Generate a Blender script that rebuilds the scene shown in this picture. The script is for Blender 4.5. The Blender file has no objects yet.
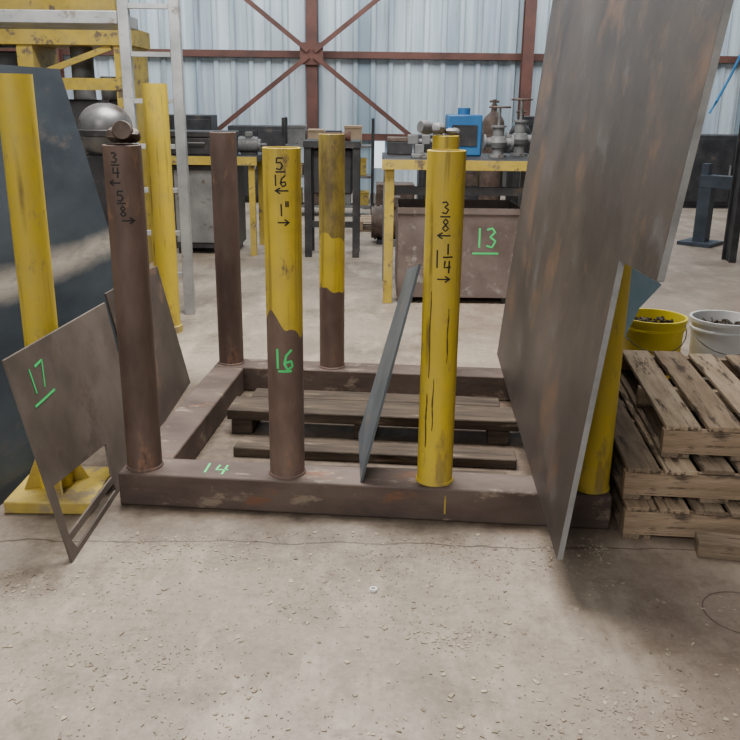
import bpy, math, random, bmesh
from mathutils import Vector, Matrix
random.seed(7)
S=bpy.context.scene
COL=S.collection

# ------------------------------------------------------------ materials
def M(name,c1,c2,rough=.6,metal=0.,scale=4.,bump=.1,c3=None,t3=.6,s3=3.,stretch=(1,1,1),grain=60.,spec=.4,lo=.35,hi=.65,c4=None,t4=.6,s4=9.,soft=.06):
    m=bpy.data.materials.new(name); m.use_nodes=True
    nt=m.node_tree; N=nt.nodes; L=nt.links
    b=N['Principled BSDF']; b.inputs['Roughness'].default_value=rough; b.inputs['Metallic'].default_value=metal
    b.inputs['Specular IOR Level'].default_value=spec
    tc=N.new('ShaderNodeTexCoord'); mp=N.new('ShaderNodeMapping'); mp.inputs['Scale'].default_value=stretch
    L.new(tc.outputs['Object'],mp.inputs['Vector'])
    n=N.new('ShaderNodeTexNoise'); n.inputs['Scale'].default_value=scale; n.inputs['Detail'].default_value=8; n.inputs['Roughness'].default_value=.6
    L.new(mp.outputs[0],n.inputs['Vector'])
    r=N.new('ShaderNodeValToRGB'); r.color_ramp.elements[0].position=lo; r.color_ramp.elements[1].position=hi
    r.color_ramp.elements[0].color=(*c1,1); r.color_ramp.elements[1].color=(*c2,1)
    L.new(n.outputs['Fac'],r.inputs['Fac'])
    out=r.outputs['Color']
    for c,t,s in((c3,t3,s3),(c4,t4,s4)):
        if not c: continue
        n3=N.new('ShaderNodeTexNoise'); n3.inputs['Scale'].default_value=s; n3.inputs['Detail'].default_value=10; n3.inputs['Roughness'].default_value=.7
        L.new(mp.outputs[0],n3.inputs['Vector'])
        r3=N.new('ShaderNodeValToRGB'); r3.color_ramp.elements[0].position=t; r3.color_ramp.elements[1].position=t+soft
        L.new(n3.outputs['Fac'],r3.inputs['Fac'])
        mx=N.new('ShaderNodeMix'); mx.data_type='RGBA'
        L.new(r3.outputs['Color'],mx.inputs[0]); L.new(out,mx.inputs[6]); mx.inputs[7].default_value=(*c,1)
        out=mx.outputs[2]
    L.new(out,b.inputs['Base Color'])
    if bump>0:
        g=N.new('ShaderNodeTexNoise'); g.inputs['Scale'].default_value=grain; g.inputs['Detail'].default_value=5
        L.new(mp.outputs[0],g.inputs['Vector'])
        bp=N.new('ShaderNodeBump'); bp.inputs['Strength'].default_value=bump; bp.inputs['Distance'].default_value=.01
        L.new(g.outputs['Fac'],bp.inputs['Height']); L.new(bp.outputs[0],b.inputs['Normal'])
    return m
def nodes(m):
    nt=m.node_tree; return nt.nodes,nt.links,nt.nodes['Principled BSDF'],[x for x in nt.nodes if x.type=='TEX_COORD'][0]
def basecol(b): return b.inputs['Base Color'].links[0].from_socket
def math_(N,L,op,a,b=None,c=None,clamp=False):
    n=N.new('ShaderNodeMath'); n.operation=op; n.use_clamp=clamp
    for i,v in enumerate((a,b,c)):
        if v is None: continue
        if isinstance(v,(int,float)): n.inputs[i].default_value=v
        else: L.new(v,n.inputs[i])
    return n.outputs[0]
def mixc(N,L,f,a,col,mode='MIX'):
    mx=N.new('ShaderNodeMix'); mx.data_type='RGBA'; mx.blend_type=mode
    if isinstance(f,(int,float)): mx.inputs[0].default_value=f
    else: L.new(f,mx.inputs[0])
    L.new(a,mx.inputs[6])
    if isinstance(col,tuple): mx.inputs[7].default_value=(*col,1)
    else: L.new(col,mx.inputs[7])
    return mx.outputs[2]
def noise(N,L,v,s,d=6,r=.6,stretch=None):
    if stretch:
        mp=N.new('ShaderNodeMapping'); mp.inputs['Scale'].default_value=stretch; L.new(v,mp.inputs[0]); v=mp.outputs[0]
    n=N.new('ShaderNodeTexNoise'); n.inputs['Scale'].default_value=s; n.inputs['Detail'].default_value=d; n.inputs['Roughness'].default_value=r
    L.new(v,n.inputs[0]); return n.outputs['Fac']
def ramp(N,L,f,p0,c0,p1,c1):
    r=N.new('ShaderNodeValToRGB'); e=r.color_ramp.elements; e[0].position=p0; e[0].color=(*c0,1); e[1].position=p1; e[1].color=(*c1,1)
    L.new(f,r.inputs[0]); return r.outputs[0]
def grime(m,amount=.5,col=(.2,.15,.09),col2=(.3,.24,.13),drips=0):
    N,L,b,tc=nodes(m); O=tc.outputs['Object']
    f=ramp(N,L,noise(N,L,O,30,8,.75,(1,1,.35)),.57,(0,0,0),.66,(amount,)*3)
    c=mixc(N,L,f,basecol(b),col)
    f2=ramp(N,L,noise(N,L,O,2.6,6,.7),.45,(0,0,0),.75,(amount,)*3)
    c=mixc(N,L,f2,c,col2)
    if drips:
        f3=ramp(N,L,noise(N,L,O,30,3,.5,(1,1,.045)),.6,(0,0,0),.7,(drips,)*3)
        f4=ramp(N,L,noise(N,L,O,4,3,.5),.42,(0,0,0),.58,(1,1,1))
        c=mixc(N,L,math_(N,L,'MULTIPLY',f3,f4),c,(.08,.055,.02))
    L.new(c,b.inputs['Base Color']); return m

def paint_over(name,zb,amp=.28,fs=13,ctop=(.66,.48,.03),ctop2=(.5,.36,.03),cb=(.11,.07,.056),cb2=(.18,.122,.1),z2=None,slant=0.):
    m=M(name,cb,cb2,.6,0,9,.15,stretch=(1,1,.4),c3=(.26,.14,.09),t3=.6,s3=9)
    N,L,b,tc=nodes(m); old=basecol(b); O=tc.outputs['Object']
    sp=N.new('ShaderNodeSeparateXYZ'); L.new(O,sp.inputs[0])
    zz=math_(N,L,'MULTIPLY_ADD',sp.outputs[0],slant,sp.outputs[2])
    f=noise(N,L,O,fs,1,.4,(1,1,.12))
    g=math_(N,L,'GREATER_THAN',math_(N,L,'MULTIPLY_ADD',f,amp,zz),zb+amp/2)
    top=ramp(N,L,noise(N,L,O,7,9),.3,ctop2,.55,ctop)
    if z2:
        g2=math_(N,L,'GREATER_THAN',math_(N,L,'MULTIPLY_ADD',f,.16,sp.outputs[2]),z2+.08)
        r2=ramp(N,L,noise(N,L,O,8,9,.7,(1,1,.35)),.42,(.13,.095,.04),.6,(.4,.3,.045))
        top=mixc(N,L,g2,top,r2)
    scr=ramp(N,L,noise(N,L,O,14,8,.7,(1,1,.3)),.6,(0,0,0),.65,(1,1,1))
    top=mixc(N,L,scr,top,(.13,.09,.05))
    dr=ramp(N,L,noise(N,L,O,30,3,.5,(1,1,.045)),.58,(0,0,0),.7,(.6,.6,.6))
    top=mixc(N,L,dr,top,(.14,.1,.03))
    top=mixc(N,L,ramp(N,L,noise(N,L,O,3,5),.45,(0,0,0),.7,(.45,.45,.45)),top,(.3,.23,.1))
    L.new(mixc(N,L,g,old,top),b.inputs['Base Color']); b.inputs['Roughness'].default_value=.5
    return m

Y1=(.68,.5,.03);Y2=(.52,.38,.03)
m_brown=M('brown_steel',(.08,.052,.043),(.15,.1,.083),.6,.0,7,.15,c3=(.24,.13,.085),t3=.57,s3=6,stretch=(1,1,.4),c4=(.05,.036,.03),t4=.6,s4=4)
m_beam=M('beam_steel',(.058,.04,.034),(.125,.09,.075),.65,.0,5,.2,c3=(.22,.17,.13),t3=.57,s3=9,stretch=(.5,1,1),c4=(.16,.08,.05),t4=.6,s4=6)
m_yel=grime(M('yellow_paint',Y2,Y1,.5,0,5,.08,c3=(.1,.065,.035),t3=.61,s3=9,stretch=(1,1,.25),c4=(.38,.27,.05),t4=.56,s4=5),.5,drips=.7)
m_yel_far=grime(M('yellow_paint_worn',(.36,.26,.04),(.52,.38,.05),.55,0,5,.05,c3=(.12,.09,.06),t3=.56,s3=8),.6)
m_base=grime(M('yellow_paint_dusty',(.36,.26,.05),(.56,.41,.05),.6,0,7,.05,c3=(.25,.19,.13),t3=.54,s3=5),.7,(.3,.24,.18))
m_16=paint_over('half_yellow_steel',.585,amp=.34,fs=11,slant=.3)
m_bk=paint_over('part_yellow_steel',.43,amp=.14,z2=.70)
m_plate=M('mill_scale_plate',(.03,.025,.023),(.072,.058,.05),.5,.0,1.5,.05,c3=(.115,.07,.045),t3=.53,s3=2.3,spec=.3,c4=(.085,.082,.083),t4=.57,s4=3.1,soft=.12,grain=25)
grime(m_plate,.3,(.14,.09,.06),(.075,.066,.06))
m_edge=M('cut_steel_edge',(.19,.19,.19),(.32,.32,.32),.5,.1,8,.1)
m_blue=M('blue_black_plate',(.015,.02,.027),(.042,.052,.062),.5,.0,1.8,.04,c3=(.07,.062,.056),t3=.6,s3=1.4,stretch=(1,.6,1.6))
N,L,b_,tc=nodes(m_blue); O=tc.outputs['Object']
sp=N.new('ShaderNodeSeparateXYZ'); L.new(O,sp.inputs[0])
nz=noise(N,L,O,2.2,8,.6)
zz=math_(N,L,'MULTIPLY_ADD',sp.outputs[1],-.03,sp.outputs[2])
band=math_(N,L,'ABSOLUTE',math_(N,L,'SUBTRACT',math_(N,L,'MULTIPLY_ADD',nz,.1,zz),.78))
fac=math_(N,L,'MULTIPLY',math_(N,L,'SUBTRACT',1.,math_(N,L,'DIVIDE',band,.085),clamp=True),ramp(N,L,noise(N,L,O,14,8,.8,(1,.3,1.5)),.34,(.4,.4,.4),.52,(1,1,1)))
L.new(mixc(N,L,fac,basecol(b_),(.33,.29,.24)),b_.inputs['Base Color'])
m_off=M('offcut_steel',(.06,.075,.088),(.12,.138,.155),.45,.1,4,.03,c3=(.17,.14,.12),t3=.6,s3=5)
m_palebl=M('pale_blue_painted_sheet',(.25,.42,.56),(.34,.5,.64),.5,0,5,.03)
m_dark=M('dark_brown_plate',(.042,.032,.027),(.082,.063,.054),.55,.0,3,.05,c3=(.14,.09,.062),t3=.58,s3=4)
m_17=M('grey_brown_plate',(.08,.063,.053),(.135,.11,.093),.55,.0,4,.04,c3=(.065,.048,.04),t3=.57,s3=3,c4=(.19,.14,.11),t4=.61,s4=6,soft=.12)
m_black=M('black_marker',(.012,.012,.012),(.02,.02,.02),.7,bump=0)
m_green=M('green_marker',(.03,.6,.16),(.05,.72,.2),.6,bump=0)
WV=[]
for k,(a,c) in enumerate((((.24,.168,.108),(.4,.295,.2)),((.32,.235,.155),(.5,.385,.27)),((.16,.118,.082),(.29,.218,.15)))):
    WV.append((M('pallet_wood',a,c,.85,0,5,.5,c3=(.09,.066,.048),t3=.54,s3=4,stretch=(6,.8,6),grain=30),
               M('pallet_wood_cross',a,c,.85,0,5,.5,c3=(.09,.066,.048),t3=.54,s3=4,stretch=(.8,6,6),grain=30)))
m_wood,m_woodx=WV[0]
m_oldwood=M('dusty_wood',(.032,.023,.017),(.085,.062,.045),.9,0,5,.35,c3=(.17,.13,.095),t3=.6,s3=3,stretch=(.8,6,6),grain=30)
m_red=M('red_oxide_steel',(.07,.03,.023),(.12,.048,.035),.6,0,3,.05)
m_grey=M('grey_steel',(.12,.125,.13),(.21,.21,.21),.5,.1,4,.05,c3=(.09,.07,.06),t3=.57,s3=6)
m_tank=M('dull_silver',(.1,.1,.105),(.2,.2,.2),.38,.5,5,.05,c3=(.07,.055,.045),t3=.55,s3=6)
m_dkgrey=M('dark_machine_steel',(.018,.018,.021),(.045,.045,.048),.5,.1,5,.08,c3=(.09,.07,.055),t3=.6,s3=5)
m_bgstand=M('blue_black_paint',(.025,.034,.048),(.05,.065,.085),.5,0,5,.05)
m_galv=M('pale_aluminium',(.25,.265,.275),(.42,.43,.43),.4,.2,4,.04,c3=(.2,.18,.16),t3=.58,s3=6)
m_bluep=M('blue_machine_paint',(.02,.1,.26),(.03,.14,.32),.4,0,4,.03)
m_white=M('white_plastic',(.75,.75,.74),(.85,.85,.84),.4,0,4,0,c3=(.55,.53,.5),t3=.66)
m_card=M('cardboard',(.3,.22,.14),(.4,.3,.2),.8,0,4,.05)
m_ybucket=M('yellow_plastic',(.95,.74,.03),(1.,.82,.05),.4,0,4,0)
m_scrap=M('metal_scrap',(.03,.025,.02),(.12,.09,.07),.6,.4,25,.3)
m_rust=M('rusty_iron',(.07,.05,.042),(.15,.11,.09),.6,.2,12,.25)
m_bluecord=M('blue_cord',(.02,.2,.5),(.03,.25,.6),.5,bump=0)
m_bin=M('brown_bin_steel',(.1,.073,.064),(.18,.14,.125),.6,.1,3,.08,c3=(.28,.25,.23),t3=.58,s3=4)

# ------------------------------------------------------------ mesh builder
class B:
    def __init__(s): s.v=[]; s.f=[]
    def add(s,vs,fs):
        o=len(s.v); s.v+= [Vector(p) for p in vs]; s.f+=[tuple(i+o for i in f) for f in fs]; return s
    def box(s,x0,x1,y0,y1,z0,z1,rot=None,c=None):
        vs=[Vector((x,y,z)) for z in(z0,z1) for y in(y0,y1) for x in(x0,x1)]
        if rot is not None:
            c=Vector(c) if c else sum(vs,Vector())/8
            vs=[rot@(p-c)+c for p in vs]
        return s.add(vs,[(0,2,3,1),(4,5,7,6),(0,1,5,4),(1,3,7,5),(3,2,6,7),(2,0,4,6)])
    def cyl(s,p0,p1,r0,r1=None,n=24,caps=True):
        r1=r0 if r1 is None else r1
        p0=Vector(p0);p1=Vector(p1);d=(p1-p0).normalized()
        a=d.orthogonal().normalized(); b=d.cross(a)
        vs=[];fs=[]
        for p,r in((p0,r0),(p1,r1)):
            for i in range(n):
                t=2*math.pi*i/n; vs.append(p+(a*math.cos(t)+b*math.sin(t))*r)
        for i in range(n): j=(i+1)%n; fs.append((i,j,n+j,n+i))
        if caps: fs.append(tuple(range(n))[::-1]); fs.append(tuple(range(n,2*n)))
        return s.add(vs,fs)
    def lathe(s,prof,c=(0,0,0),n=40,axis=None):
        c=Vector(c); vs=[];fs=[]
        R=Vector((0,0,1)).rotation_difference(Vector(axis)).to_matrix() if axis else Matrix.Identity(3)
        for k,(r,z) in enumerate(prof):
            for i in range(n):
                t=2*math.pi*i/n
                vs.append(c+R@Vector((max(r,1e-4)*math.cos(t),max(r,1e-4)*math.sin(t),z)))
        for k in range(len(prof)-1):
            for i in range(n):
                j=(i+1)%n; fs.append((k*n+i,k*n+j,(k+1)*n+j,(k+1)*n+i))
        return s.add(vs,fs)
    def blob(s,c,r,sc=(1,1,1),n=14,lump=.12,seed=0):
        rnd=random.Random(seed); c=Vector(c); vs=[];fs=[]
        m=n//2
        for j in range(1,m):
            ph=math.pi*j/m
            for i in range(n):
                t=2*math.pi*i/n; q=r*(1+rnd.uniform(-lump,lump))
                vs.append(c+Vector((q*math.sin(ph)*math.cos(t)*sc[0],q*math.sin(ph)*math.sin(t)*sc[1],q*math.cos(ph)*sc[2])))
        for j in range(m-2):
            for i in range(n): k=(i+1)%n; fs.append((j*n+i,j*n+k,(j+1)*n+k,(j+1)*n+i))
        fs.append(tuple(range(n))[::-1]); fs.append(tuple(range((m-2)*n,(m-1)*n)))
        return s.add(vs,fs)
    def bar(s,p0,p1,w,h,up=(0,0,1)):
        p0=Vector(p0);p1=Vector(p1);d=(p1-p0).normalized();u=Vector(up)
        a=d.cross(u).normalized()
        b=a.cross(d).normalized()
        vs=[p+a*x*w/2+b*y*h/2 for p in(p0,p1) for x,y in((-1,-1),(1,-1),(1,1),(-1,1))]
        return s.add(vs,[(3,2,1,0),(4,5,6,7),(0,1,5,4),(1,2,6,5),(2,3,7,6),(3,0,4,7)])
    def prism(s,poly,off):
        off=Vector(off);n=len(poly)
        vs=[Vector(p) for p in poly]+[Vector(p)+off for p in poly]
        fs=[tuple(range(n))[::-1],tuple(range(n,2*n))]+[(i,(i+1)%n,n+(i+1)%n,n+i) for i in range(n)]
        return s.add(vs,fs)
    def sweep(s,pts,r,n=8):
        vs=[];fs=[];m=len(pts)
        for i,p in enumerate(pts):
            d=(pts[min(i+1,m-1)]-pts[max(i-1,0)]).normalized()
            ref=Vector((0,0,1)) if abs(d.z)<.9 else Vector((0,1,0))
            a=d.cross(ref).normalized(); b=d.cross(a)
            for k in range(n):
                t=2*math.pi*k/n; vs.append(p+(a*math.cos(t)+b*math.sin(t))*r)
        for i in range(m-1):
            for k in range(n): j=(k+1)%n; fs.append((i*n+k,i*n+j,(i+1)*n+j,(i+1)*n+k))
        fs.append(tuple(range(n))); fs.append(tuple(range((m-1)*n,m*n)))
        return s.add(vs,fs)
    def done(s,name,mat,parent=None,loc=(0,0,0),rotz=0,bevel=0,world=False,flat=False):
        loc=Vector(loc)
        vs=[p-loc for p in s.v] if world else s.v
        me=bpy.data.meshes.new(name); me.from_pydata([tuple(p) for p in vs],[],s.f)
        bm=bmesh.new(); bm.from_mesh(me); bmesh.ops.recalc_face_normals(bm,faces=bm.faces); bm.to_mesh(me); bm.free()
        me.materials.append(mat)
        if not flat:
            for p in me.polygons: p.use_smooth=True
            me.set_sharp_from_angle(angle=.6)
        o=bpy.data.objects.new(name,me); COL.objects.link(o)
        if parent: o.parent=parent
        else: o.location=loc; o.rotation_euler=(0,0,rotz)
        if bevel:
            md=o.modifiers.new('Bevel','BEVEL'); md.width=bevel; md.segments=2; md.limit_method='ANGLE'
        return o

def root(name,loc,label,cat,rotz=0,group=None):
    e=bpy.data.objects.new(name,None); e.empty_display_size=.1; e.location=loc; e.rotation_euler=(0,0,rotz); COL.objects.link(e)
    e['label']=label; e['category']=cat
    if group: e['group']=group
    return e
def tag(o,label,cat,group=None):
    o['label']=label;o['category']=cat
    if group:o['group']=group
    return o
def struct(o): o['kind']='structure'; return o

# ------------------------------------------------------------ handwriting
G={'1':[[(.45,1),(.5,0)]],
'3':[[(.1,.92),(.55,1),(.8,.8),(.4,.55),(.85,.35),(.6,.02),(.1,.1)]],
'4':[[(.2,1),(.12,.45),(.9,.5)],[(.7,1),(.65,0)]],
'5':[[(.2,1),(.15,.58),(.65,.62),(.85,.3),(.55,0),(.1,.08)],[(.2,1),(.9,1)]],
'6':[[(.75,1),(.3,.7),(.15,.3),(.4,0),(.8,.15),(.72,.42),(.2,.35)]],
'7':[[(.05,.95),(.9,1),(.4,0)]],
'8':[[(.5,.52),(.2,.75),(.5,1),(.8,.75),(.5,.52),(.15,.22),(.5,0),(.85,.22),(.5,.52)]],
'<':[[(1,.5),(0,.5)],[(.4,.9),(0,.5),(.4,.1)]],
'>':[[(0,.5),(1,.5)],[(.6,.9),(1,.5),(.6,.1)]],
'-':[[(0,.5),(1,.55)]],
'|':[[(.5,0),(.5,1)]],
'"':[[(.2,1),(.2,.6)],[(.7,1),(.7,.6)]]}
def strokes(name,items,mapf,mat,w,parent):
    b=B()
    for ch,cx,cy,gw,gh in items:
        for pl in G[ch]:
            pts=[Vector((cx+(x-.5)*gw,cy+(y-.5)*gh)) for x,y in pl]
            dense=[]
            for p,q in zip(pts,pts[1:]):
                n=max(2,int((q-p).length/.012))
                dense+=[p.lerp(q,i/n) for i in range(n)]
            dense.append(pts[-1])
            L=[];R=[]
            for i,p in enumerate(dense):
                d=(dense[min(i+1,len(dense)-1)]-dense[max(i-1,0)]).normalized()
                nn=Vector((-d.y,d.x))*w/2
                L.append(mapf(*(p+nn)));R.append(mapf(*(p-nn)))
            n=len(dense)
            b.add(L+R,[(i,i+1,n+i+1,n+i) for i in range(n-1)])
    return b.done(name,mat,parent)

# ------------------------------------------------------------ plate rack
TH=-0.0848
R0=Vector((-.964,2.988,0))
rack=root('steel_storage_rack',R0,'brown steel plate rack with pipe posts, some painted yellow','rack',rotz=TH)
LEN=1.865;DEP=1.565;BH=.135;BW=.165
B().box(0,LEN,0,BW,0,BH).done('beam',m_beam,rack,bevel=.008)
B().box(0,LEN,DEP-BW,DEP,0,BH).done('beam',m_beam,rack,bevel=.008)
B().box(0,BW,BW+.001,DEP-BW-.001,0,BH-.002).done('beam',m_beam,rack,bevel=.008)
B().box(LEN-BW,LEN,BW+.001,DEP-BW-.001,0,BH-.002).done('beam',m_beam,rack,bevel=.008)
PR=.0665;PH=1.216
def post(px,py,mat,label,r=PR,h=PH):
    b=B(); b.lathe([(r+.005,0),(r+.004,.006),(r,.01),(r,h-.002),(r-.002,h),(r-.009,h),(r-.009,h-.3),(0,h-.3)])
    me=b.done('post',mat,rack); me.location=(px,py,BH); me['label']=label
    return me
p1=post(.08,.085,m_brown,'bare brown pipe post')
p2=post(.645,.085,m_16,'brown pipe post painted yellow on its upper half')
p3=post(1.212,.085,m_yel,'yellow painted pipe post with dark drips')
p4=post(1.797,.085,m_yel,'yellow painted pipe post')
post(.08,1.48,m_brown,'bare brown pipe post')
post(.635,1.48,m_bk,'brown pipe post with patchy yellow paint')
post(1.205,1.48,m_yel,'yellow painted pipe post')
post(1.80,1.48,m_brown,'bare brown pipe post')
def cylmap(phi0,r=PR):
    def f(s,t):
        a=phi0+s/r
        return Vector(((r+.0012)*math.sin(a),-(r+.0012)*math.cos(a),t))
    return f
f1=cylmap(.36);f2=cylmap(.185);f3=cylmap(-.01)
W=.0052
strokes('fraction_mark',[('3',-.03,1.175,.026,.034),('-',-.028,1.15,.03,.01),('4',-.026,1.125,.03,.036)],f1,m_black,W,p1)
strokes('arrow_mark',[('<',-.034,1.09,.04,.024)],f1,m_black,W,p1)
strokes('fraction_mark',[('5',-.018,1.045,.026,.034),('-',-.016,1.02,.03,.01),('8',-.012,.993,.026,.036)],f1,m_black,W,p1)
strokes('arrow_mark',[('>',.004,.96,.045,.026)],f1,m_black,W,p1)
strokes('fraction_mark',[('5',-.008,1.165,.03,.038),('-',-.006,1.138,.032,.01),('1',-.022,1.11,.012,.038),('6',.004,1.108,.028,.038)],f2,m_black,W,p2)
strokes('arrow_mark',[('<',-.002,1.075,.046,.024)],f2,m_black,W,p2)
strokes('number_mark',[('1',-.004,1.01,.016,.042),('"',.016,1.015,.014,.05)],f2,m_black,W,p2)
strokes('arrow_mark',[('>',.002,.967,.04,.026)],f2,m_black,W,p2)
strokes('fraction_mark',[('3',.004,1.03,.028,.04),('-',.004,1.0,.034,.01),('8',.006,.972,.028,.042)],f3,m_black,W,p3)
strokes('arrow_mark',[('<',.002,.936,.045,.026)],f3,m_black,W,p3)
strokes('fraction_mark',[('1',-.018,.855,.012,.062),('1',.018,.89,.008,.038),('-',.018,.862,.034,.008),('4',.018,.828,.03,.044)],f3,m_black,.0056,p3)
strokes('arrow_mark',[('>',.006,.785,.045,.026)],f3,m_black,W,p3)
strokes('number_mark',[('1',-.028,.475,.02,.075),('6',.012,.472,.045,.075),('-',-.002,.428,.05,.012)],f2,m_green,.0085,p2)
strokes('number_mark',[('1',.33,.085,.03,.085),('4',.39,.075,.06,.085)],lambda s,t:Vector((s,t,BH+.0012)),m_green,.008,rack)
strokes('paint_mark',[('|',1.255,.07,.01,.075)],lambda s,t:Vector((s,-.0012,t)),m_yel_far,.007,rack)
m_dripm=M('dark_drip_stain',(.05,.035,.015),(.12,.085,.025),.6,0,12,0)
random.seed(21)
for a,z0,z1,w in((-.55,.42,.74,.006),(.42,.48,.68,.005),(-.62,.15,.36,.007),(-.25,.22,.42,.005)):
    b=B();ff=cylmap(a); n=14; L_=[];R_=[]
    for i in range(n+1):
        t=i/n; ww=w*(.3+.7*math.sin(math.pi*min(1,.12+t*.8)))*.5*random.uniform(.7,1.3); zq=z0+(z1-z0)*t; sh=.0015*math.sin(t*9); L_.append(ff(sh-ww,zq)); R_.append(ff(sh+ww,zq))
    b.add(L_+R_,[(i,i+1,n+2+i,n+1+i) for i in range(n)])
    b.done('paint_drip',m_dripm,p3)
def RW(lx,ly,z=0):
    c,s=math.cos(TH),math.sin(TH); return Vector((R0.x+lx*c-ly*s,R0.y+lx*s+ly*c,z))
q=RW(.09,.085,BH+PH+.001)
b=B(); ax=Vector((.25,-1,.12)).normalized()
b.lathe([(.02,.0),(.034,.0),(.038,.012),(.034,.024),(.03,.03),(.03,.09),(.0,.09)],c=q+Vector((-.012,.03,.04)),axis=ax,n=26)
b.blob(q+Vector((-.035,.03,.03)),.032,(1.1,1,.85),seed=3); b.blob(q+Vector((.015,.04,.028)),.03,(1.2,1,.85),seed=5)
tag(b.done('pipe_elbow_fitting',m_rust,loc=q,world=True),'lumpy dark cast pipe fitting lying on a brown post','pipe fitting')
q=RW(1.205,1.48,BH+PH+.001)
b=B(); b.blob(q+Vector((-.045,-.02,.032)),.034,(1.2,1,.9),seed=8); b.blob(q+Vector((-.09,-.02,.035)),.03,(1,1,1),seed=9); b.lathe([(.012,0),(.03,0),(.034,.02),(.028,.05),(0,.05)],c=q+Vector((-.09,-.02,.035)),axis=(-.8,-.5,.1),n=22); b.blob(q+Vector((.03,0,.018)),.026,(1.6,1,.7),seed=11)
tag(b.done('cast_pipe_fitting',m_grey,loc=q,world=True),'lumpy grey cast fitting resting on a yellow post','pipe fitting')

# ------------------------------------------------------------ big leaning plate
SL=.106
def PX(y,z): return .595+.0569*(y-2.375)+SL*(z-.135)
outline=[(2.375,.1362),(4.68,.1362),(4.76,1.2),(4.9,2.35),(1.9,2.35),(1.985,1.105),(2.375,1.088)]
big=root('steel_plate',(PX(2.375,.136),2.375,.136),'huge brown mill-scale steel plate leaning against a yellow post','steel plate')
me=B().prism([(PX(y,z),y,z) for y,z in outline],(.018,0,0)).done('plate_body',m_plate,world=True,loc=big.location,flat=True); me.parent=big; me.location=(0,0,0)
b=B()
for (ya,za),(yb,zb) in(((2.375,.1372),(2.375,1.088)),((2.375,1.088),(1.985,1.105)),((1.985,1.105),(1.9,2.35))):
    pa=Vector((PX(ya,za),ya-.0012,za)); pb=Vector((PX(yb,zb),yb-.0012,zb))
    if abs(ya-yb)>.2: pa+=Vector((0,0,-.001)); pb+=Vector((0,0,-.001))
    b.add([pa,pa+Vector((.018,0,0)),pb+Vector((.018,0,0)),pb],[(0,1,2,3)])
me=b.done('cut_edge',m_edge,world=True,loc=big.location,flat=True); me.parent=big; me.location=(0,0,0)

# leaning offcut in the middle
def SX(y,z): return -.032+.238*(z-.135)-.03*(y-2.93)
smp=[(2.93,.1362),(3.42,.1362),(3.24,.89),(2.94,.965)]
b=B().prism([(SX(y,z),y,z) for y,z in smp],(.009,0,0))
tag(b.done('steel_offcut',m_off,loc=(-.03,2.93,.136),world=True,flat=True),'tapered blue-grey steel offcut leaning against a yellow post','steel plate')
# pale blue sheet standing behind the end post
poly=[(.79,.1365),(.845,.1365),(.90,.60),(.98,.80),(1.05,.885),(.96,.97),(.80,.97)]
b=B().prism([(x,3.012+.02*(z-.13),z) for x,z in poly],(0,.006,0))
tag(b.done('blue_sheet',m_palebl,loc=(.82,3.012,.1365),world=True,flat=True),'pale blue painted sheet offcut standing behind yellow post','sheet')

# plate 17 with cut-out
def LX(z): return -1.0-.208*z
def leanplate(name,outer,holes,th,mat,label,org):
    bm=bmesh.new()
    def ring(pts): 
        vs=[bm.verts.new(Vector((LX(z),y,z))-Vector(org)) for y,z in pts]
        return [bm.edges.new((vs[i],vs[(i+1)%len(vs)])) for i in range(len(vs))]
    e=ring(outer)
    for h in holes: e+=ring(h)
    bmesh.ops.triangle_fill(bm,edges=e,use_beauty=True)
    r=bmesh.ops.extrude_face_region(bm,geom=list(bm.faces))
    for v in r['geom']:
        if isinstance(v,bmesh.types.BMVert): v.co.x-=th
    bmesh.ops.recalc_face_normals(bm,faces=bm.faces)
    me=bpy.data.meshes.new(name); bm.to_mesh(me); bm.free(); me.materials.append(mat)
    o=bpy.data.objects.new(name,me); COL.objects.link(o); o.location=org
    return tag(o,label,'steel plate')
pl17=leanplate('cutout_plate',[(2.55,0),(3.5,0),(3.56,.67),(2.55,.715)],
  [[(2.59,.085),(3.08,.075),(3.12,.2),(2.6,.262)],[(2.62,.02),(3.08,.02),(3.075,.05),(2.595,.06)]],.008,m_17,'grey-brown steel plate with rectangular cut-out marked 17',(-1.0,2.55,0))
strokes('number_mark',[('1',.14,.60,.03,.085),('7',.22,.60,.08,.085),('-',.19,.525,.18,.02)],lambda s,t:Vector((-.208*t+.0015,s,t)),m_green,.009,pl17)
leanplate('dark_plate',[(3.59,0),(4.5,0),(4.47,.66),(4.2,.68),(3.6,.70)],[],.008,m_dark,'dark brown steel plate leaning beside the rack',(-1.0,3.59,0))

# big blue-grey leaning plate
def QX(y,z): return -1.42+.176*(y-2.975)-.224*z
b=B().prism([(QX(y,z),y,z) for y,z in((2.1,0),(4.42,0),(4.40,1.64),(2.1,1.64))],(-.01,0,0))
tag(b.done('blue_plate',m_blue,loc=(QX(2.1,0),2.1,0),world=True,flat=True),'large blue-black steel plate leaning behind yellow stand','steel plate')

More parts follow.
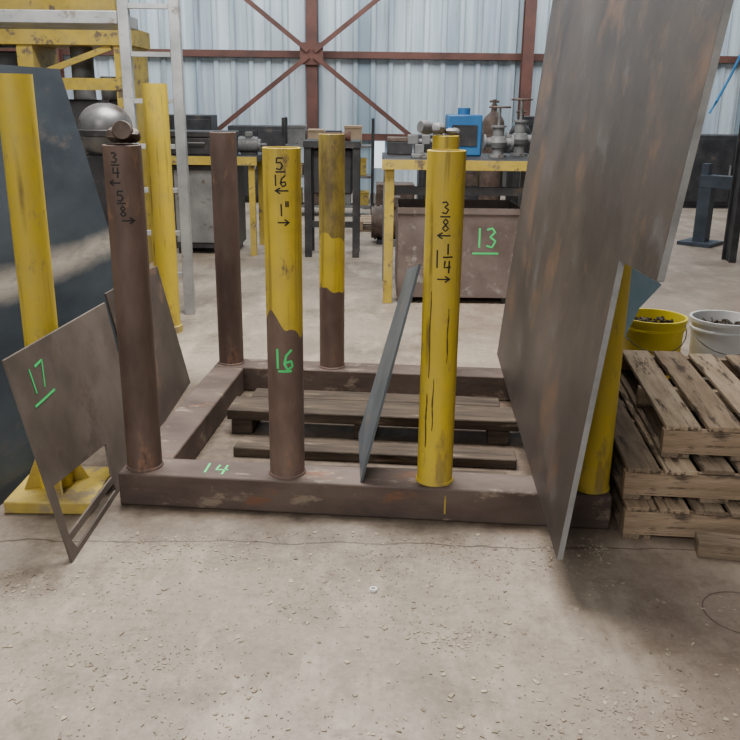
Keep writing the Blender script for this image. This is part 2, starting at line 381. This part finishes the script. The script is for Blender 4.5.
# yellow stands
def stand(x,y,r,h,label,base=True):
    s=root('yellow_stand',(x,y,0),label,'post stand',group='yellow pipe stands')
    b=B(); b.lathe([(r,.05),(r,h),(r-.008,h),(r-.008,h-.2),(0,h-.2)]); po=b.done('post',m_yel,s)
    if base:
        B().box(-.145,.185,-.17,.17,0,.05).done('base',m_base,s,bevel=.006)
        for a in range(4):
            b=B()
            t=a*math.pi/2+.5; d=Vector((math.cos(t),math.sin(t),0)); n=Vector((-d.y,d.x,0))*.004
            b.prism([d*r*.9+Vector((0,0,.05))-n,d*(r+.06)+Vector((0,0,.05))-n,d*r*.9+Vector((0,0,.2))-n],n*2)
            b.done('gusset',m_base,s)
    else:
        b=B(); b.lathe([(0,0),(r+.012,0),(r+.012,.045),(r,.0499),(0,.0499)]); b.done('base',m_base,s)
    return s
stand(-1.232,3.07,.062,1.58,'yellow painted pipe post on a square yellow base')
stand(-1.37,5.6,.078,1.6,'yellow pipe post standing beside a pale ladder',base=False)

# ------------------------------------------------------------ pallets
def pallet(x,y,rot,LX_,LY,z,nb,label,along='y',wood=None,h=.128,gap=.35,vs=(0,1,2)):
    p=root('wooden_pallet',(x,y,z),label,'pallet',rotz=rot,group='wooden pallets')
    random.seed(int(x*100+z*50))
    A=LX_ if along=='y' else LY
    Bl=LY if along=='y' else LX_
    w=A/(nb+(nb-1)*gap)
    ia,ib=(0,1) if along=='y' else (1,0)
    for i in range(nb):
        a0=i*w*(1+gap)+random.uniform(-.007,.007); e=random.uniform(-.012,.012); dz=random.uniform(0,.005); sk=random.uniform(-.006,.006)
        ww=w*random.uniform(.93,1.03)
        b=B()
        if along=='y':
            a0=max(a0,.007)
            b.prism([(a0,e,h-.02),(a0+ww,e+random.uniform(-.006,.006),h-.02),(a0+ww+sk,LY+e,h-.02),(a0+sk,LY+e+random.uniform(-.006,.006),h-.02)],(0,0,.02-dz))
        else: b.box(e,LX_+e,a0,a0+ww,h-.02,h-dz)
        b.done('deck_board',wood or WV[random.choice(vs)][ia],p,bevel=.0025)
    for k in range(3):
        c=k*(Bl-.04)/2; b=B()
        if along=='y': b.box(0,LX_,c,c+.04,.018,h-.0205)
        else: b.box(c,c+.04,0,LY,.018,h-.0205)
        b.done('stringer',wood or WV[k%2][ib],p,bevel=.002)
    nbb=5
    for k in range(nbb):
        a0=k*(A-.1)/(nbb-1); b=B()
        if along=='y': b.box(a0,a0+.1,0,LY,0,.0175)
        else: b.box(0,LX_,a0,a0+.1,0,.0175)
        b.done('bottom_board',wood or WV[2][ia],p,bevel=.002)
    return p
pr=-.09
pallet(.925,2.77,pr,1.2,1.12,0,10,'weathered wooden pallet at the bottom of the stack',gap=.17,vs=(0,2,2))
pallet(.93,2.83,pr,1.2,1.1,.1285,9,'wooden pallet in the middle of the stack',gap=.2)
pallet(1.085,2.92,pr-.02,1.1,1.02,.257,7,'pale wooden pallet on top of the stack',gap=.3,vs=(0,1,1))
b=B().box(0,.5,0,.09,0,.06); tag(b.done('timber_block',WV[2][1],loc=(1.15,2.64,0),rotz=-.2,bevel=.004),'short weathered timber offcut lying beside pallets','timber')
def timber(x,y,rz,l,w,h,z,label):
    tag(B().box(0,l,0,w,0,h).done('timber',m_oldwood,loc=(x,y,z),rotz=rz,bevel=.006),label,'timber',group='dirty boards inside the rack')
timber(-.67,3.74,TH,1.36,.2,.05,.072,'heavy dirty timber laid across short blocks')
timber(-.60,3.47,TH,1.24,.13,.045,.0,'broad dirty board lying flat on the dusty floor')
timber(-.28,3.22,TH+.03,.85,.1,.035,0,'narrow dirty plank lying on the dusty floor')
timber(-.6,4.06,TH,1.25,.13,.08,0,'dirty timber lying flat on the dusty floor')
for lx in(.02,.6,1.22):
    c,s=math.cos(TH),math.sin(TH)
    timber(-.67+lx*c,3.742+lx*s,TH,.1,.19,.071,0,'short timber block carrying a heavy timber')

# ------------------------------------------------------------ buckets
def bucket(name,x,y,mat,label,hgt=.37,r=.155):
    e=root(name,(x,y,0),label,'bucket')
    b=B(); b.lathe([(0,0),(r*.86,0),(r*.87,.01),(r*.98,hgt-.06),(r*1.03,hgt-.06),(r*1.03,hgt-.05),(r*.99,hgt-.045),(r*.99,hgt-.02),(r*1.05,hgt-.02),(r*1.06,hgt),(r*.98,hgt),(r*.96,hgt-.06),(r*.85,.012),(0,.012)],n=48)
    b.done('bucket_shell',mat,e)
    pts=[]
    for i in range(0,13):
        t=math.pi*i/12; pts.append(Vector((-r*1.07*math.cos(t),-r*1.07*math.sin(t)*.95,hgt-.05-.11*math.sin(t))))
    B().sweep(pts,.0028).done('handle',m_grey,e)
    b=B(); random.seed(int(x*77)); b.lathe([(0,hgt-.06),(r*.94,hgt-.065)],n=32)
    for i in range(60):
        t=random.uniform(0,6.28);rr=r*.8*math.sqrt(random.random()); c=Vector((rr*math.cos(t),rr*math.sin(t),hgt-.055+random.uniform(0,.018)))
        s_=random.uniform(.008,.022); R=Matrix.Rotation(random.uniform(0,3),3,Vector((random.random(),random.random(),random.random()+.1)))
        b.box(c.x-s_,c.x+s_,c.y-s_*.5,c.y+s_*.5,c.z-s_*.3,c.z+s_*.3,rot=R)
    o=b.done('scrap_metal',m_scrap,e); o['kind']='stuff'
    return e
bucket('plastic_bucket',1.51,4.42,m_ybucket,'yellow plastic bucket filled with metal scrap',hgt=.435,r=.165)
bucket('plastic_bucket',1.88,4.40,m_white,'white plastic bucket filled with metal scrap',hgt=.435,r=.165)

# ------------------------------------------------------------ floor, wall
mf=M('concrete_floor',(.2,.165,.13),(.335,.285,.23),.6,0,1.1,.14,c3=(.15,.118,.09),t3=.52,s3=1.5,grain=80,lo=.3,hi=.62,soft=.16,c4=(.41,.36,.295),t4=.56,s4=2.3,spec=.35)
N,L,bs,tc=nodes(mf); O=tc.outputs['Object']
col=mixc(N,L,.75,basecol(bs),ramp(N,L,noise(N,L,O,38,8,.8),.35,(.64,.61,.58),.65,(1.12,1.12,1.12)),'MULTIPLY')
sm1=ramp(N,L,noise(N,L,O,4.5,7,.7,(1,.45,1)),.5,(0,0,0),.66,(.6,.6,.6))
col=mixc(N,L,sm1,col,(.45,.39,.31))
sm2=ramp(N,L,noise(N,L,O,9,10,.8,(.6,1,1)),.55,(0,0,0),.66,(.65,.65,.65))
col=mixc(N,L,sm2,col,(.125,.095,.07))
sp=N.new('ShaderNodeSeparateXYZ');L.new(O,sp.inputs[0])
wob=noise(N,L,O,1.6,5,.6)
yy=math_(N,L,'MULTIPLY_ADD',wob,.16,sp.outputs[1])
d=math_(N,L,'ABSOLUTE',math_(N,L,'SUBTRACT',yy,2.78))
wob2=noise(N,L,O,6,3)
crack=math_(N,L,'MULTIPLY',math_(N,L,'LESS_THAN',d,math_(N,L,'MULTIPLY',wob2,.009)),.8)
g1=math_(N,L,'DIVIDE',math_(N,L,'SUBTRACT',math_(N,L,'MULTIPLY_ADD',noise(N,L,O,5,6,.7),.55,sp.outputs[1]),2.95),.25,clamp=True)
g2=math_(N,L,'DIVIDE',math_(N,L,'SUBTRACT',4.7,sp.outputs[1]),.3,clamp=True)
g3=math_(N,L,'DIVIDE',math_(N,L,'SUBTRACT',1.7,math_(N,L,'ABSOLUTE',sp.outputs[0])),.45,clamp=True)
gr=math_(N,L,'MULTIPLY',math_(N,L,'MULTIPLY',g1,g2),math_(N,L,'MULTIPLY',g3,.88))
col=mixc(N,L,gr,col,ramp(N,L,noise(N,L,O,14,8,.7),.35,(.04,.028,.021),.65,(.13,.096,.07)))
col=mixc(N,L,crack,col,(.07,.053,.042))
t1=math_(N,L,'MULTIPLY',math_(N,L,'DIVIDE',math_(N,L,'SUBTRACT',sp.outputs[0],.1),1.,clamp=True),math_(N,L,'SUBTRACT',noise(N,L,O,1.4,8,.7),.25,clamp=True))
col=mixc(N,L,t1,col,(.23,.145,.105))
L.new(col,bs.inputs['Base Color'])
L.new(math_(N,L,'MULTIPLY_ADD',noise(N,L,O,2.5,6,.6),.5,.3),bs.inputs['Roughness'])
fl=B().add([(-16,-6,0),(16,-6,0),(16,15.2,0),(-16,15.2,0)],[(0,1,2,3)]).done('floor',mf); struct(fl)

prof=[];x=-13.
while x<13:
    prof+=[(x,0),(x+.17,0),(x+.2,-.045),(x+.26,-.045),(x+.29,0)]; x+=.29
vs=[];fs=[]
for (px,py) in prof: vs+=[(px,15+py,0),(px,15+py,6.5)]
for i in range(len(prof)-1): fs.append((2*i,2*i+2,2*i+3,2*i+1))
struct(B().add(vs,fs).done('wall_back',M('corrugated_sheet',(.24,.31,.36),(.6,.67,.72),.5,.1,1.3,.02,c3=(.17,.18,.18),t3=.57,s3=1.6,stretch=(2.2,1,.1),soft=.15,c4=(.3,.25,.2),t4=.63,s4=2.5)))
b=B()
for z in(.95,2.25,3.6): b.box(-13,13,14.86,14.94,z-.055,z+.055)
struct(b.done('trim_1',m_red,bevel=.004))
for i,cx in enumerate((-5.2,-1.01,2.5,6.9)):
    b=B(); b.box(cx-.09,cx+.09,14.66,14.68,0,6.4).box(cx-.09,cx+.09,14.83,14.85,0,6.4).box(cx-.01,cx+.01,14.68,14.83,0,6.4)
    struct(b.done('trim_%d'%(i+2),m_red))
b=B()
for sx,sz in((1,1),(1,-1),(-1,1),(-1,-1)):
    b.bar((-1.01+sx*.05,14.6,2.25+sz*.04),(-1.01+sx*2.2,14.6,2.25+sz*1.7),.03,.075)
b.box(-1.2,-.82,14.62,14.64,2.08,2.42)
struct(b.done('trim_6',m_red))
mw=bpy.data.materials.new('daylit_panel');mw.use_nodes=True;bs=mw.node_tree.nodes['Principled BSDF'];bs.inputs['Base Color'].default_value=(.6,.7,.8,1);bs.inputs['Emission Color'].default_value=(.85,.93,1,1);bs.inputs['Emission Strength'].default_value=.8
struct(B().box(.03,.2,14.78,14.8,.45,.89).done('window_1',mw))

# ------------------------------------------------------------ long bench with bin 13
t=root('welding_bench',(.7,7.0,0),'long steel welding bench with yellow top edge and grey legs','workbench')
B().box(-.62,.66,-.5,.5,1.04,1.10).done('bench_top',m_dkgrey,t,bevel=.004)
B().box(-.63,.67,-.525,-.502,1.03,1.10).done('edge_strip',m_yel_far,t)
for x,y in((-.57,-.44),(.6,-.44),(-.57,.44),(.6,.44)): B().box(x-.035,x+.035,y-.035,y+.035,0,1.04).done('leg',m_yel_far if x<0 and y<0 else m_grey,t,bevel=.003)
B().box(-.535,.565,.42,.46,.3,.36).done('cross_rail',m_grey,t)
B().box(-.53,.56,-.45,-.41,.84,.9).done('cross_rail',m_dkgrey,t)
bn=root('scrap_bin',(.68,6.9,0),'brown steel bin marked 13 under a welding bench','bin')
b=B().box(-.47,.47,-.36,-.352,.05,.74).box(-.47,.47,.30,.308,.05,.74).box(-.478,-.47,-.36,.308,.05,.74).box(.47,.478,-.36,.308,.05,.74).box(-.47,.47,-.352,.30,.05,.06)
b.done('bin_body',m_bin,bn,bevel=.002)
B().box(-.485,.485,-.372,-.361,.70,.745).done('rim',m_bin,bn)
for x in(-.4,.4):
    for y in(-.3,.25): B().box(x-.05,x+.05,y-.03,y+.03,0,.05).done('foot',m_dkgrey,bn)
strokes('number_mark',[('1',.15,.52,.03,.15),('3',.24,.52,.09,.15),('-',.2,.4,.2,.02)],lambda s,z:Vector((s,-.3615,z)),m_green,.014,bn)
e=root('power_unit',(.73,7.15,1.101),'blue painted electric power unit on the welding bench','machine')
B().box(-.14,.14,-.12,.12,0,.32).done('housing',m_bluep,e,bevel=.012)
B().box(-.1,.1,-.128,-.121,.08,.24).done('control_panel',m_dkgrey,e)
B().cyl((0,0,.32),(0,0,.37),.05).done('cap',m_bluep,e)
def valve(x,y,z,h,label):
    e=root('pipe_valve',(x,y,z),label,'valve',group='pipe valves on bench')
    b=B(); b.cyl((0,0,0),(0,0,.02),.07); b.cyl((0,0,.02),(0,0,h*.6),.045); b.lathe([(.0,h*.3-.07),(.06,h*.3-.04),(.075,h*.3),(.06,h*.3+.04),(0,h*.3+.07)]); b.cyl((-.1,0,h*.3),(.1,0,h*.3),.035)
    b.cyl((-.115,0,h*.3),(-.1,0,h*.3),.06); b.cyl((.1,0,h*.3),(.115,0,h*.3),.06); b.cyl((0,0,h*.6),(0,0,h*.64),.06); b.cyl((0,0,h*.64),(0,0,h),.012)
    b.done('valve_body',m_grey,e)
    b=B(); pts=[Vector((.08*math.cos(i*math.pi/8),.08*math.sin(i*math.pi/8),h)) for i in range(17)]; b.sweep(pts,.008); b.cyl((-.08,0,h),(.08,0,h),.006);b.cyl((0,-.08,h),(0,.08,h),.006)
    b.done('handwheel',m_rust,e)
valve(.99,6.95,1.101,.38,'tall grey steel pipe valve with handwheel')
valve(1.2,7.2,1.101,.44,'tall grey steel pipe valve with handwheel')
e=root('bench_vise',(.36,6.8,1.101),'grey steel bench vise bolted to the welding bench','vise')
b=B().box(-.06,.06,-.08,.08,0,.03).box(-.035,.035,-.06,.06,.03,.1).box(-.09,-.01,-.04,.04,.1,.17).box(.02,.08,-.04,.04,.1,.17).cyl((-.05,0,.12),(.16,0,.12),.02)
b.done('vise_body',m_grey,e,bevel=.004)
B().cyl((.16,-.07,.12),(.16,.07,.12),.008).done('handle',m_grey,e)
e=root('tool_box',(.22,7.25,1.101),'dark worn tool box on the welding bench','tool box')
B().box(-.1,.1,-.08,.08,0,.1).done('box_body',m_dkgrey,e,bevel=.005)
B().box(-.103,.103,-.083,.083,.101,.135).done('lid',m_rust,e,bevel=.005)
def cylr(x,y,h,mat,label):
    e=root('gas_cylinder',(x,y,0),label,'gas cylinder',group='gas cylinders')
    B().lathe([(0,0),(.11,0),(.115,.01),(.115,h-.2)]+[(.115*math.cos(a*.262),h-.2+.12*math.sin(a*.262)) for a in range(1,5)]+[(.03,h-.06),(.03,h)]).done('cylinder_shell',mat,e)
    B().cyl((0,0,h),(0,0,h+.05),.02).cyl((-.05,0,h+.03),(.05,0,h+.03),.012).done('valve',m_rust,e)
cylr(1.25,9.2,1.5,m_rust,'brown gas cylinder standing behind the welding bench')
cylr(1.55,9.3,1.4,m_dkgrey,'dark gas cylinder standing behind the welding bench')

# left bench with cabinet
t=root('tool_bench',(-1.65,9.0,0),'yellow-edged tool bench above a grey steel cabinet','workbench')
B().box(-.5,.5,-.4,.4,.92,.98).done('bench_top',m_dkgrey,t)
B().box(-.51,.51,-.43,-.402,.90,.98).done('edge_strip',m_yel_far,t)
B().box(-.36,.28,-.33,.3,.06,.9).done('cabinet_body',m_dkgrey,t,bevel=.005)
dd=B().box(-.33,.25,-.345,-.331,.12,.84).done('door',m_grey,t,bevel=.003)
B().box(.16,.2,-.365,-.346,.4,.56).done('handle',m_dkgrey,dd)
for x in(-.45,.45):
    for y in(-.35,.35): B().box(x-.03,x+.03,y-.03,y+.03,0,.92).done('leg',m_yel_far,t)
for x in(-.3,.22): B().box(x-.03,x+.03,-.3,.25,0,.06).done('foot',m_dkgrey,t)
e=root('tool_case',(-1.75,8.95,.981),'black tool case sitting on a steel bench','tool case')
B().box(-.35,.35,-.2,.2,0,.17).done('case_body',m_dkgrey,e,bevel=.01)
B().box(-.36,.36,-.21,.21,.172,.23).done('lid',m_dkgrey,e,bevel=.01)
B().sweep([Vector((-.08,-.205,.12)),Vector((-.08,-.24,.12)),Vector((.08,-.24,.12)),Vector((.08,-.205,.12))],.008).done('handle',m_grey,e)

# dark stand
t=root('machine_stand',(-.4,8.8,0),'dark steel machine stand with narrow top and four legs','stand')
B().box(-.28,.28,-.25,.25,1.08,1.14).done('stand_top',m_dkgrey,t)
for x in(-.24,.24):
    for y in(-.2,.2): B().box(x-.035,x+.035,y-.03,y+.03,0,1.08).done('leg',m_dkgrey,t)
B().box(-.21,.21,-.22,-.18,.3,.36).done('cross_rail',m_dkgrey,t)
B().box(-.2,.2,-.15,.15,.62,1.06).done('gearbox',m_dkgrey,t,bevel=.02)
b=B().cyl((-.1,-.1,1.18),(.15,-.1,1.18),.04).cyl((.15,-.1,1.18),(.18,-.1,1.18),.06).box(-.08,.08,-.16,-.04,1.14,1.16); b.done('roller_head',m_red,t)

# yellow press frame
t=root('yellow_press',(-2.75,8.2,0),'yellow steel press frame with dark machinery inside','machine')
for x in(-.95,-.3,.55): B().box(x-.07,x+.07,-.3,.3,0,1.95).done('frame_post',m_yel_far,t)
B().box(-1.6,.65,-.32,.32,1.95,2.1).done('top_beam',m_yel_far,t,bevel=.005)
B().box(-1.6,.62,-.31,-.25,1.58,1.68).done('cross_rail',m_yel_far,t)
B().box(-.22,.47,-.2,.3,.3,1.5).done('machine_body',m_dkgrey,t,bevel=.02)
b=B().cyl((.1,0,1.5),(.1,0,1.95),.1).cyl((.35,-.05,1.5),(.35,-.05,1.7),.08); b.done('ram',m_grey,t)
B().box(-1.6,-.38,-.2,.3,.3,1.9).done('machine_body',m_dkgrey,t,bevel=.02)
B().box(-.8,.5,-.24,.26,2.1,2.45).done('hopper',m_yel_far,t,bevel=.02)
B().bar((-.22,-.28,1.7),(.45,-.28,1.94),.03,.05).done('brace',m_yel_far,t)

# platform ladder
t=root('platform_ladder',(-1.5,6.1,0),'pale aluminium platform ladder with rungs and top rail','ladder')
for x in(-.17,.17): B().box(x-.035,x+.035,-.03,.03,0,3.2).done('rail',m_galv,t,bevel=.004)
for i in range(10):
    B().box(-.133,.133,-.025,.025,.28+i*.3,.31+i*.3).done('rung',m_galv,t)
B().box(-1.7,-.206,-.05,.5,1.98,2.06).done('platform',m_galv,t,bevel=.004)
B().box(-1.66,-1.6,.2,.26,0,1.98).done('support_leg',m_galv,t)
B().bar((-1.6,0,2.3),(-.2,0,2.65),.03,.03).done('brace',m_galv,t)

# motor dome on a dark pedestal
t=root('motor_unit',(-1.53,5.05,0),'round dull silver motor housing on a dark steel pedestal','machine')
B().box(-.15,.13,-.12,.12,0,1.2).done('pedestal',m_dkgrey,t,bevel=.01)
R_=.15
pf=[(0,1.2),(.1,1.2),(R_-.02,1.23),(R_,1.28),(R_,1.36)]+[(R_*math.cos(a*math.pi/16),1.36+.125*math.sin(a*math.pi/16)) for a in range(1,9)]
B().lathe(pf).done('housing',m_tank,t)
B().lathe([(R_+.001,1.3),(R_+.01,1.305),(R_+.01,1.335),(R_+.001,1.34)]).done('clamp_band',m_dkgrey,t)
B().cyl((0,0,1.482),(0,0,1.5),.03).done('cap',m_dkgrey,t)

# right: blue-black stand and slim column
t=root('roller_stand',(3.78,9.7,0),'low blue-black steel stand with a long horizontal beam','stand',rotz=-.75)
B().box(-.1,1.9,-.07,.07,.64,.78).done('cross_beam',m_bgstand,t,bevel=.005)
for a,c in((-.1,.04),(1.7,1.84)):
    B().box(a,c,-.07,.07,.04,.639).done('leg',m_bgstand,t)
    B().box(a-.12,c+.12,-.2,.2,0,.04).done('foot',m_bgstand,t)
B().box(-.1,-.02,-.05,.05,.78,.9).done('end_stop',m_bgstand,t)
b=B().box(3.62,3.69,8.55,8.57,0,5).box(3.62,3.69,8.73,8.75,0,5).box(3.645,3.66,8.57,8.73,0,5)
struct(b.done('trim_7',m_dkgrey))
pts=[Vector((3.63-.002*i*i-.005*i,8.535,2.9-.112*i)) for i in range(14)]
tag(B().sweep(pts,.013).done('blue_air_hose',m_bluecord,loc=pts[0],world=True),'bright blue air hose hanging down beside steel column','hose')

def cabinet(x,y,w,h,d,mat,label):
    e=root('machine_cabinet',(x,y,0),label,'cabinet')
    B().box(-w/2,w/2,-d/2,d/2,.05,h).done('cabinet_body',mat,e,bevel=.01)
    for s_ in(-1,1):
        x0,x1=sorted((s_*.01,s_*(w/2-.03)))
        dd=B().box(x0,x1,-d/2-.015,-d/2-.001,.1,h-.06).done('door',mat,e,bevel=.003)
        B().box(s_*.04-.01,s_*.04+.01,-d/2-.04,-d/2-.016,h*.45,h*.6).done('handle',m_grey,dd)
    B().box(-w/2+.02,w/2-.02,-d/2+.02,d/2-.02,0,.05).done('plinth',m_dkgrey,e)
cabinet(-1.75,13.6,.9,1.15,.5,m_dkgrey,'dark steel machine cabinet against the corrugated wall')
cabinet(1.2,13.4,1.0,1.05,.5,m_dkgrey,'dark steel machine cabinet against the corrugated wall')
cabinet(2.6,12.6,1.0,1.35,.5,m_dkgrey,'tall dark steel cabinet against the corrugated wall')
cabinet(5.5,13.6,1.5,1.1,.5,m_dkgrey,'wide dark steel cabinet against the corrugated wall')
cabinet(.3,11.4,.5,.5,.4,m_rust,'low brown steel cabinet near the corrugated wall')
cabinet(-3.0,13.4,1.2,1.3,.5,m_dkgrey,'wide dark steel cabinet against the corrugated wall')
pallet(-.15,10.4,0,.7,.6,0,4,'small brown wooden pallet near the far benches',along='x')
for i in range(5):
    b=B(); r_=.04+.01*(i%2); b.cyl((-.1+.11*i,12.7,r_),(-.1+.11*i,14.2,r_),r_,n=16)
    tag(b.done('steel_pipe',m_rust if i%2 else m_grey,loc=(-.1+.11*i,12.7,0),world=True),'length of steel pipe lying on the concrete floor','pipe',group='steel pipes on the floor')
def shelf(sx,sy,seed,hh):
    t=root('storage_shelf',(sx,sy,0),'dark steel shelf unit loaded with boxes','shelf')
    for x in(-.6,.6):
        for y in(-.2,.2): B().box(x-.02,x+.02,y-.02,y+.02,0,hh).done('upright',m_dkgrey,t)
    SZ=(.15,.55,.95)
    for z in SZ: B().box(-.579,.579,-.2,.2,z-.03,z).done('shelf_board',m_grey,t)
    random.seed(seed)
    for z in SZ:
        x=-.55
        while x<.4:
            w=random.uniform(.12,.24); h=random.uniform(.12,.28); mm=random.choice((m_card,m_dkgrey,m_dkgrey,m_yel_far,m_rust,m_grey))
            nm,lb={m_card.name:('cardboard_box','brown cardboard box on a steel shelf'),m_dkgrey.name:('tool_box','dark tool box on a steel shelf'),m_yel_far.name:('tool_box','yellow metal tool box on a steel shelf'),m_rust.name:('parts_box','rusty parts box on a steel shelf'),m_grey.name:('parts_box','grey parts box on a steel shelf')}[mm.name]
            e=root(nm,(sx+x+w/2,sy,z+.001),lb,'box',group='boxes on the steel shelves')
            B().box(-w/2,w/2,-.14,.14,0,h*.85).done('box_body',mm,e,bevel=.005)
            B().box(-w/2-.004,w/2+.004,-.144,.144,h*.85+.0005,h).done('lid',mm,e,bevel=.004)
            x+=w+random.uniform(.02,.08)
shelf(-.6,12.0,11,1.3)
shelf(1.25,10.6,23,1.28)
def motor(x,y,z,mat,label,k=1.):
    e=root('electric_motor',(x,y,z),label,'motor',group='electric motors')
    b=B().cyl((-.16*k,0,.14*k),(.12*k,0,.14*k),.11*k).cyl((.12*k,0,.14*k),(.16*k,0,.14*k),.08*k).cyl((.16*k,0,.14*k),(.24*k,0,.14*k),.02*k)
    for i in range(6): b.cyl(((-.14+.04*i)*k,0,.14*k),((-.125+.04*i)*k,0,.14*k),.12*k)
    b.done('motor_body',mat,e)
    B().box(-.12*k,.1*k,-.1*k,.1*k,0,.03*k).done('foot',m_dkgrey,e)
    B().box(-.06*k,.04*k,-.06*k,.06*k,.25*k,.32*k).done('terminal_box',mat,e,bevel=.005)
motor(-1.26,9.0,.981,m_grey,'grey electric motor on the tool bench',.7)
motor(.25,9.6,0,m_rust,'rusty electric motor standing on the concrete',1.6)

# debris chips on the concrete, in drifts
random.seed(3); b=B()
cl=[(random.uniform(-1.2,1.2),random.uniform(1.2,2.7),random.uniform(.06,.3)) for i in range(24)]
cl+=[(-.5,1.55,.25),(-.7,1.9,.25),(-.2,1.35,.2),(0.3,1.75,.25),(.1,2.72,.3),(-.5,2.76,.3),(-.1,2.74,.3),(.3,2.75,.2)]
cnt=0
while cnt<4800:
    if random.random()<.78:
        c=random.choice(cl); x=random.gauss(c[0],c[2]); y=random.gauss(c[1],c[2]*.5)
    else:
        y=1.15+random.random()*1.63; x=random.uniform(-1.25,1.5)*(y/2.5)
    if not(1.1<y<2.79) or abs(x)>1.4 or (x>.85 and y>2.4) or (x<-.93 and y>2.5): continue
    cnt+=1
    s_=random.choice((.0018,.002,.0025,.003,.004,.0085))*random.uniform(.7,1.3)
    k=random.randint(3,5);a0=random.uniform(0,6.28);st=random.uniform(.2,.9)
    ang=[a0+2*math.pi*j/k+random.uniform(-.3,.3) for j in range(k)]
    rr=random.uniform(0,3.1);ca,sa=math.cos(rr),math.sin(rr)
    top=[]
    for a in ang:
        px,py=s_*math.cos(a),s_*st*math.sin(a); top.append((x+px*ca-py*sa,y+px*sa+py*ca,.0005))
    b.prism(top,(0,0,random.uniform(.0008,.003)))
o=b.done('floor_debris',M('chips',(.15,.11,.08),(.5,.42,.32),.8,0,14,0)); tag(o,'tan dust chips and grit scattered over the concrete','debris'); o['kind']='stuff'
b=B();b.lathe([(.008,0),(.012,0),(.012,.009),(.008,.009),(.008,0)],n=20); tag(b.done('washer',m_white,loc=(.02,2.4,.001)),'small white ring lying on the concrete floor','washer')
b=B();vs=[];n=40
for i in range(n+1):
    a=1.2+i*5.2/n; 
    for rr in(.118,.121): vs.append((rr*math.cos(a),rr*math.sin(a),.0015))
b.add(vs,[(2*i,2*i+1,2*i+3,2*i+2) for i in range(n)])
tag(b.done('floor_circle_marking',m_rust,loc=(1.17,2.3,0)),'faint dark circle drawn on the concrete floor','marking')

# ------------------------------------------------------------ lights
w=bpy.data.worlds.new('W');S.world=w;w.use_nodes=True;bg=w.node_tree.nodes['Background'];bg.inputs[0].default_value=(.92,.96,1,1);bg.inputs[1].default_value=.22
def area(loc,rot,sx,sy,p,c=(1,1,1)):
    l=bpy.data.lights.new('area','AREA');l.shape='RECTANGLE';l.size=sx;l.size_y=sy;l.energy=p;l.color=c
    o=bpy.data.objects.new('area_light',l);o.location=loc;o.rotation_euler=rot;COL.objects.link(o)
area((-.6,4.6,5),(math.radians(-20),0,0),3.,2.6,720,(1,.965,.91))
area((0,11.5,5.5),(math.radians(35),0,0),14,3,950,(.93,.97,1))
area((-2.5,-3,4.2),(math.radians(58),0,math.radians(-18)),3,3,280,(1,.96,.9))

cam=bpy.data.cameras.new('Camera');cam.sensor_width=36;cam.lens=850/740*36;cam.clip_end=100
co=bpy.data.objects.new('Camera',cam);COL.objects.link(co)
co.matrix_world=Matrix.Translation((0,0,1.5))@Matrix.Rotation(math.radians(90-17.44),4,'X')@Matrix.Rotation(.0125,4,'Z')
S.camera=co
